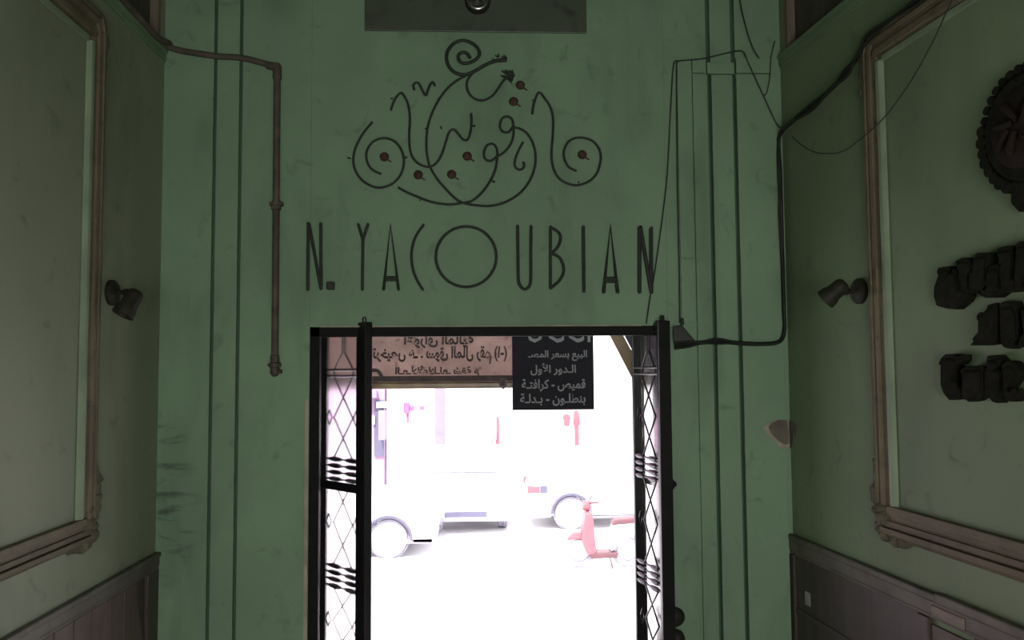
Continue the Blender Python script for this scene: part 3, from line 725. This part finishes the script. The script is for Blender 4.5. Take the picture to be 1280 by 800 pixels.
# ------------------------------------------------------------------ shop signs hanging beyond the door
FORMS = {'ا':0xFE8D,'أ':0xFE83,'ب':0xFE8F,'ة':0xFE93,'ت':0xFE95,'خ':0xFEA5,'د':0xFEA9,'ر':0xFEAD,'س':0xFEB1,'ش':0xFEB5,'ص':0xFEB9,'ط':0xFEC1,'ع':0xFEC9,'ف':0xFED1,'ق':0xFED5,'ك':0xFED9,'ل':0xFEDD,'م':0xFEE1,'ن':0xFEE5,'ه':0xFEE9,'و':0xFEED,'ي':0xFEF1}
NOJOIN = 'اأةدرو'
def shape(s):
    """join Arabic letters and put them in visual order"""
    out = []; i = 0
    isA = lambda c: c in FORMS or c == 'ـ'
    def joins(k): return 0 <= k < len(s) and isA(s[k]) and s[k] not in NOJOIN
    while i < len(s):
        c = s[i]
        if c not in FORMS: out.append(c); i += 1; continue
        prev = joins(i-1)
        if c == 'ل' and i+1 < len(s) and s[i+1] in 'اأ':
            out.append(chr((0xFEFB if s[i+1] == 'ا' else 0xFEF7) + (1 if prev else 0))); i += 2; continue
        nxt = c not in NOJOIN and i+1 < len(s) and isA(s[i+1])
        out.append(chr(FORMS[c] + (0 if not prev and not nxt else 1 if prev and not nxt else 2 if nxt and not prev else 3)))
        i += 1
    r_ = ''.join(reversed(out))
    return r_.translate(str.maketrans('()', ')('))
def textpolys(s, bold=.0):
    cu = bpy.data.curves.new('lettering', 'FONT'); cu.body = s; cu.extrude = .03; cu.offset = bold; cu.resolution_u = 2
    o = bpy.data.objects.new('lettering', cu); COL.objects.link(o)
    bpy.context.view_layer.update()
    me = bpy.data.meshes.new_from_object(o.evaluated_get(bpy.context.evaluated_depsgraph_get()))
    vs = [v.co.copy() for v in me.vertices]; fs = [tuple(p.vertices) for p in me.polygons]
    bpy.data.objects.remove(o); bpy.data.curves.remove(cu); bpy.data.meshes.remove(me)
    return vs, fs
def lettering(name, s, fr, d, x0, y0, x1, y1, mt, parent, mirror=False, bold=.015, thick=.002):
    vs, fs = textpolys(s, bold)
    if not vs: return
    a0 = min(v.x for v in vs); a1 = max(v.x for v in vs); c0 = min(v.y for v in vs); c1 = max(v.y for v in vs)
    ua, zt = fr.uz(x0, y0, d); ub, zb_ = fr.uz(x1, y1, d)
    m = MB(); out = []
    for v in vs:
        f = (v.x - a0) / (a1 - a0); f = 1 - f if mirror else f
        h = (v.y - c0) / (c1 - c0)
        out.append(m.v(fr.p(ua + (ub-ua)*f, zb_ + (zt-zb_)*h, d + (.5*thick if v.z > 0 else -.5*thick))))
    for f in fs: m.face([out[i] for i in f])
    return m.build(name, mt, parent)

SP = Frame((0, 5.55), (1,0,0), (0,-1,0))
u0, zt = SP.uz(392, 398); u1, zb0 = SP.uz(642, 477)
t = thing('shop_sign', 'pinkish stained sheet sign with mirrored dark Arabic lettering above the doorway', 'sign', ((u0+u1)/2, 5.55, zb0))
m = MB(); m.wb(SP, u0, u1, zb0, zt+.35, -.006, 0); m.build('sheet', PINKS, t)
TX = [('الأوراق المالية', 505,413,592,435), ('ترخيص هـ . سوق المال رقم (١-)', 466,433,634,455), ('الـعـلالأعلالـلعـ شقة م', 494,457,599,472)]
for s, x0, y0, x1, y1 in TX:
    lettering('lettering', shape(s), SP, .003, x0, y0, x1, y1, DKTX, t, mirror=True, bold=.035)
m = MB(); ua, zz_ = SP.uz(455, 473, .0); ub, _ = SP.uz(640, 473, .0)
m.wb(SP, u0, u1, SP.uz(500,477)[1], SP.uz(500,470)[1], .001, .03); m.build('lower_batten', DKTX, t, bevel=.003)
m = MB(); cz = SP.uz(500, 482)[1]; m.wb(SP, u0, u1, cz-.022, cz+.022, -.03, .02); m.build('bottom_tube', TUBEM, t, bevel=.012)
m = MB(); p = SP.px(466,470,.012); m.tube(smooth_path([p + Vector((-.06,0,-.02)), p + Vector((-.03,0,.03)), p + Vector((.03,0,.035)), p + Vector((.06,0,-.01))], 5), .012, 8)
m.build('bent_bracket', DKTX, t, smooth=True)
m = MB(); p = SP.px(629,478,.02); m.lathe(p + Vector((0,0,-.045)), (0,0,1), [(0,.004),(.02,.026),(.06,.03),(.08,.012)], 10); m.build('hanging_knob', DKTX, t, smooth=True)
for hx in (420, 500, 600):
    m = MB(); q = SP.px(hx, 385, 0); m.box(q.x-.015, q.x+.015, D+WT, 5.56, q.z-.015, q.z+.015); m.build('hanger', IRON, t)

BF = Frame((0, 5.36), (1,0,0), (0,-1,0))
u0, zt = BF.uz(640, 399); u1, zb0 = BF.uz(743, 512)
t = thing('shop_sign', 'black hanging sign board with grey Arabic lettering at the right of the doorway', 'sign', ((u0+u1)/2, 5.36, zb0))
m = MB(); m.wb(BF, u0, u1, zb0, zt+.25, -.03, 0); m.build('board', BLKS, t, bevel=.004)
for hx in (655, 728):
    m = MB(); q = BF.px(hx, 385, 0); m.box(q.x-.012, q.x+.012, D+WT, 5.39, q.z-.012, q.z+.012); m.build('hanger', IRON, t)
for s, x0, y0, x1, y1 in (('البيع بسعر المصـ', 660,438,734,451), ('الـدور الأول', 663,454,720,469), ('قميص - كرافتـة', 652,474,732,489), ('بنطلـون - بـدلـة', 650,492,732,507)):
    lettering('lettering', shape(s), BF, .002, x0, y0, x1, y1, GREYT, t, bold=.022)
lettering('lettering', 'UCCI', BF, .002, 658, 392, 738, 428, GREYT, t, bold=.0)

# timber-framed awning at the right
BR = Frame((0, 5.5), (1,0,0), (0,-1,0))
q = BR.px(790, 400, 0)
t = thing('street_awning', 'dark awning flap with a brown diagonal timber outside the right gate leaf', 'awning', (q.x, D+WT, q.z))
pl = [(752,400),(769,400),(812,480),(803,498)]
m = MB(); m.prism([BR.px(*p, 0) for p in pl], [BR.px(*p, .05) for p in pl]); m.build('timber_brace', BRACE, t, bevel=.003)
BR2 = Frame((0, 5.6), (1,0,0), (0,-1,0))
pl = [(766,392),(850,392),(850,560),(812,480)]
m = MB(); m.prism([BR2.px(*p, 0) for p in pl], [BR2.px(*p, .02) for p in pl]); m.build('flap', DARKV, t)
m = MB(); m.box(q.x-.04, q.x+.02, D+WT, 5.62, q.z+.02, q.z+.07); m.build('wall_arm', BRACE, t)

# ------------------------------------------------------------------ the street
SZ = -1.15
m = MB(); m.box(-40, 40, D+WT+.9, 60, SZ-.2, SZ); struct(m.build('street', STREET), 'sunlit pale street', 'street')
m = MB(); m.box(-40, 40, D+WT+.9, 7.2, SZ, SZ+.12); m.box(-3, 3.4, D+WT+.9, 5.95, SZ, -.3); m.box(-3, 3.4, 5.95, 6.3, SZ, -.6); m.box(-3, 3.4, 6.3, 6.65, SZ, -.85); struct(m.build('steps', STREET), 'steps down to the pavement', 'steps')

FY = 20.0
SF = Frame((0, FY), (1,0,0), (0,-1,0))
t = thing('building', 'white shop building across the street', 'building', (2, FY, SZ))
xl = SF.uz(483, 500)[0]
m = MB(); m.box(xl, 26, FY, FY+4, SZ, 13); m.build('wall', WHITE, t)
u0, z0 = SF.uz(544, 550); u1, z1 = SF.uz(556, 470)
m = MB(); m.wb(SF, u0, u1, z0, z1+1.5, 0, .12); m.build('pilaster', BLUE, t)
for (x0, y0, x1, y1, mt_, nm) in ((545,555,556,543,BLUE,'meter_box'),(560,700,610,560,WHITE,'shutter'),(690,520,760,600,WHITE,'shutter')):
    u0, z0 = SF.uz(x0, max(y0,y1)); u1, z1 = SF.uz(x1, min(y0,y1)); m = MB(); m.wb(SF, u0, u1, max(z0,SZ), z1, 0, .15); m.build(nm, mt_, t)
t = thing('building', 'pink building with a violet doorway beyond the left gate leaf', 'building', (-6, FY, SZ))
m = MB(); m.box(-26, xl-.02, FY-.3, FY+4, SZ, 12); m.build('wall', PINKW, t)
PF = Frame((0, FY-.3), (1,0,0), (0,-1,0))
def pbox(fr, x0, y0, x1, y1, d0, d1, nm, mt_, par, bevel=0):
    u0, z0 = fr.uz(x0, y1); u1, z1 = fr.uz(x1, y0); m = MB(); m.wb(fr, u0, u1, z0, z1, d0, d1); return m.build(nm, mt_, par, bevel=bevel)
pbox(PF, 457,488,472,497, 0,.25, 'blue_shop_fascia', BLUE, t)
pbox(PF, 468,500,480,570, 0,.05, 'doorway', LAVD, t)
pbox(PF, 473,502,484,509, .05,.35, 'lintel_box', WHITE, t)
pbox(PF, 466,520,469,530, 0,.1, 'letter_plate', WHITE, t)
pbox(PF, 476,512,484,548, .05,.5, 'open_shutter', LAV, t)

PO = Frame((0, 19.93), (1,0,0), (0,-1,0))
t = thing('street_pole', 'thin pink street pole with a small violet plate', 'pole', (PO.uz(622,540)[0], 19.93, SZ))
u, zt = PO.uz(622, 521); m = MB(); m.lathe(PO.p(u, SZ, 0), (0,0,1), [(0,.05),(zt-SZ,.035)], 10); m.build('pole', RED, t)
pbox(PO, 615,541,621,550, .03,.06, 'plate', LAV, t); 
m = MB(); u2, _ = PO.uz(615, 548); m.lathe(PO.p(u2, PO.uz(615,573)[1], .045), (0,0,1), [(0,.03),(.45,.03)], 8); m.build('stay', LAV, t)
# bracket sign and hung garments across the street
t = thing('bracket_sign', 'magenta bracket sign on the white building, left of the violet pilaster', 'sign', tuple(SF.px(510,512,0)))
pbox(SF, 505,503,512,516, 0,.15, 'panel', MAG, t); pbox(SF, 509,516,511,528, 0,.08, 'drop', MAG, t); pbox(SF, 513,507,518,513, 0,.12, 'lamp', MAG, t)
pbox(SF, 525,507,530,512, 0,.12, 'lamp', MAG, t)
def garment(x, y, w, h, mt_, lab):
    u, z = SF.uz(x, y); m = MB(); s = .0185
    W_, H = w*s, h*s
    pts = [(-.5,0),(-.18,.06),(.18,.06),(.5,0),(.62,-.35),(.45,-.4),(.36,-.2),(.4,-1),(-.4,-1),(-.36,-.2),(-.45,-.4),(-.62,-.35)]
    m.prism([SF.p(u+a*W_, z+c*H, .2) for a, c in pts], [SF.p(u+a*W_*.98, z+c*H, .26) for a, c in pts])
    m.tube([SF.p(u, z+.04*H, .0), SF.p(u, z+.05*H, .23)], .02, 6)
    tag(m.build('hung_garment', mt_), lab, 'garment', 'garments hung on the white building')
garment(707, 518, 9, 14, RED, 'red garment hung below the black sign, leftmost of three')
garment(719, 515, 7, 42, RED, 'long red garment hung across the street, middle of three')
garment(752, 558, 8, 24, LAV, 'violet garment hung across the street, rightmost of three')

# cars ---------------------------------------------------------------------
def car(lab, loc, rz, tail=False, L=4.2):
    X = Matrix.Translation(loc) @ Matrix.Rotation(rz, 4, 'Z')
    t = thing('parked_car', lab, 'car', loc, 'white cars parked in the street')
    # +x is forward; wheels at +-1.25
    prof = [(-L/2,.35),(-L/2+.02,.75),(-L/2+.12,.92),(-1.55,.98),(-1.15,1.38),(-.4,1.46),(.35,1.42),(1.0,.98),(1.75,.86),(L/2-.06,.70),(L/2,.40),(L/2-.1,.24)]
    wr = .40
    def arch(cx): return [(cx + wr*math.cos(a), .30 + wr*math.sin(a)) for a in [R(x) for x in (-8,20,50,90,130,160,188)]]
    under = arch(1.28) + arch(-1.28)
    pr = prof + [(p[0], max(p[1], .22)) for p in under] + [(-L/2+.1,.24)]
    hw = lambda z: .85 - max(0, z-.92)*.30
    m = MB(X); m.prism([(x, -hw(z), z) for x, z in pr], [(x, hw(z), z) for x, z in pr]); m.build('body', CARW, t, bevel=.02)
    def sidewin(pts, nm):
        for s in (-1, 1):
            m = MB(X); m.prism([(x, s*(hw(z)-.01), z) for x, z in pts], [(x, s*(hw(z)+.008), z) for x, z in pts]); m.build(nm, CARG, t)
    sidewin([(-1.28,1.02),(-.98,1.32),(-.3,1.38),(-.3,1.02)], 'side_window'); sidewin([(-.22,1.02),(-.22,1.38),(.28,1.35),(.8,1.02)], 'side_window')
    m = MB(X); m.prism([(.42,-.62,1.385),(.42,.62,1.385),(.96,.72,1.03),(.96,-.72,1.03)], [(.45,-.62,1.40),(.45,.62,1.40),(.99,.72,1.045),(.99,-.72,1.045)]); m.build('windscreen', CARG, t)
    m = MB(X); m.prism([(-1.2,-.62,1.345),(-1.2,.62,1.345),(-1.5,.72,1.04),(-1.5,-.72,1.04)], [(-1.23,-.62,1.355),(-1.23,.62,1.355),(-1.53,.72,1.05),(-1.53,-.72,1.05)]); m.build('rear_window', LAV, t)
    for cx in (1.28, -1.28):
        for s in (-1, 1):
            m = MB(X); m.tube([(cx + .33*math.cos(k*math.pi/14), s*.74, .31 + .33*math.sin(k*math.pi/14)) for k in range(28)], .012, 6, closed=True)
            m.lathe((cx, s*.62, .31), (0, s, 0), [(0,.30),(.16,.31),(.18,.28),(.185,.22)], 28); w = m.build('wheel', RUBB, t, smooth=True)
            m = MB(X); m.lathe((cx, s*.80, .31), (0, s, 0), [(0,.22),(.01,.22),(.02,.18),(.012,.06),(.03,.05),(.032,0)], 24); m.build('hub_cap', CARW, w, smooth=True)
            m = MB(X); m.tube([(cx + .385*math.cos(R(a)), s*.845, .30 + .385*math.sin(R(a))) for a in range(0, 181, 12)], .022, 6); m.build('wheel_arch', LAVD, t)
    m = MB(X); m.box(L/2-.05, L/2+.03, -.39, .39, .34, .44); m.build('lower_grille', LAVD, t)
    for s in (-1, 1):
        m = MB(X); m.box(L/2-.22, L/2-.015, s*.5 - .16, s*.5 + .16, .62, .74); m.build('headlamp', CARW, t, bevel=.02)
        m = MB(X); m.box(-L/2-.01, -L/2+.22, s*.74 - .11, s*.74 + .118, .70, .84); m.build('tail_lamp', RED, t, bevel=.01)
        m = MB(X); m.box(-L/2+.22, -L/2+.36, s*.74-.11, s*.74+.118, .70, .84); m.build('tail_lamp_surround', LAVD, t)
        m = MB(X); m.box(1.5, L/2-.1, s*.80-.05, s*.80+.052, .24, .31); m.box(-1.0, 1.0, s*.80-.05, s*.80+.055, .22, .28); m.build('sill_trim', LAV, t)
    return t
CARG = mat('car_window', (0.36,0.34,0.44), (0.36,0.34,0.44), rough=.2)
sx = lambda px, y: onplane(Vector((0,y,0)), Vector((0,1,0)), px, 650).x
car('white car seen from the side with its front wheel beside the left gate leaf', (sx(485,13.8)-1.28, 14.65, SZ), 0)
car('white car facing the doorway with a dark lower grille', (sx(582,15.65), 17.72, SZ), -math.pi/2)
car('white car with a red tail lamp standing behind the scooter', (sx(661,16.0)+2.1, 16.85, SZ), 0)

# scooter
X = Matrix.Translation((sx(752,13.0), 13.0, SZ)) @ Matrix.Rotation(math.pi, 4, 'Z')   # faces left
t = thing('motor_scooter', 'red motor scooter parked near the right gate leaf', 'scooter', (sx(752,13.0), 13.0, SZ))
for cx in (.36, -.40):
    m = MB(X); m.tube([(cx + .22*math.cos(k*math.pi/12), 0, .27 + .22*math.sin(k*math.pi/12)) for k in range(24)], .05, 8, closed=True)
    w = m.build('wheel', RUBB, t, smooth=True)
    m = MB(X); m.lathe((cx, -.05, .27), (0,1,0), [(0,.06),(.01,.15),(.05,.17),(.09,.15),(.1,.06)], 20); m.build('hub', CARW, w, smooth=True)
m = MB(X)
m.prism([(.24,-.16,.20),(.34,-.16,.45),(.26,-.15,.86),(.16,-.15,.86),(.10,-.16,.25)], [(.24,.16,.20),(.34,.16,.45),(.26,.15,.86),(.16,.15,.86),(.10,.16,.25)])
m.build('leg_shield', RED, t, bevel=.03)
m = MB(X); m.box(-.22, .2, -.15, .15, .16, .25); m.build('footboard', REDD, t, bevel=.02)
m = MB(X); m.prism([(-.12,-.15,.25),(-.16,-.14,.66),(-.72,-.10,.70),(-.78,-.08,.55),(-.55,-.15,.52),(-.28,-.16,.42)], [(-.12,.15,.25),(-.16,.14,.66),(-.72,.10,.70),(-.78,.08,.55),(-.55,.15,.52),(-.28,.16,.42)]); m.build('rear_body', CARW, t, bevel=.03)
m = MB(X); m.prism([(-.14,-.13,.66),(-.2,-.13,.74),(-.74,-.1,.78),(-.76,-.1,.70)], [(-.14,.13,.66),(-.2,.13,.74),(-.74,.1,.78),(-.76,.1,.70)]); m.build('seat', REDD, t, bevel=.02)
m = MB(X); m.prism([(.56,-.07,.44),(.44,-.08,.55),(.24,-.08,.54),(.18,-.07,.44)], [(.56,.07,.44),(.44,.08,.55),(.24,.08,.54),(.18,.07,.44)]); m.build('mudguard', RED, t, bevel=.02)
m = MB(X); m.tube([(.36,0,.3),(.26,0,.7),(.18,0,1.0)], .025, 8); m.tube([(.10,-.34,1.04),(.18,-.1,1.0),(.18,.1,1.0),(.10,.34,1.04)], .016, 8); m.build('handlebar', REDD, t, smooth=True)
m = MB(X); m.lathe((.17,0,.94), (1,0,.1), [(0,.05),(.06,.08),(.12,.075),(.13,.0)], 16); m.build('headlamp', RED, t, smooth=True)
m = MB(X); m.lathe((-.74,0,.62), (-1,0,0), [(0,.05),(.04,.045),(.05,0)], 14); m.build('tail_lamp', ORNG, t, smooth=True)
m = MB(X); m.tube([(-.1,.08,.2),(-.14,.16,.01)], .012, 6); m.build('kick_stand', REDD, t)
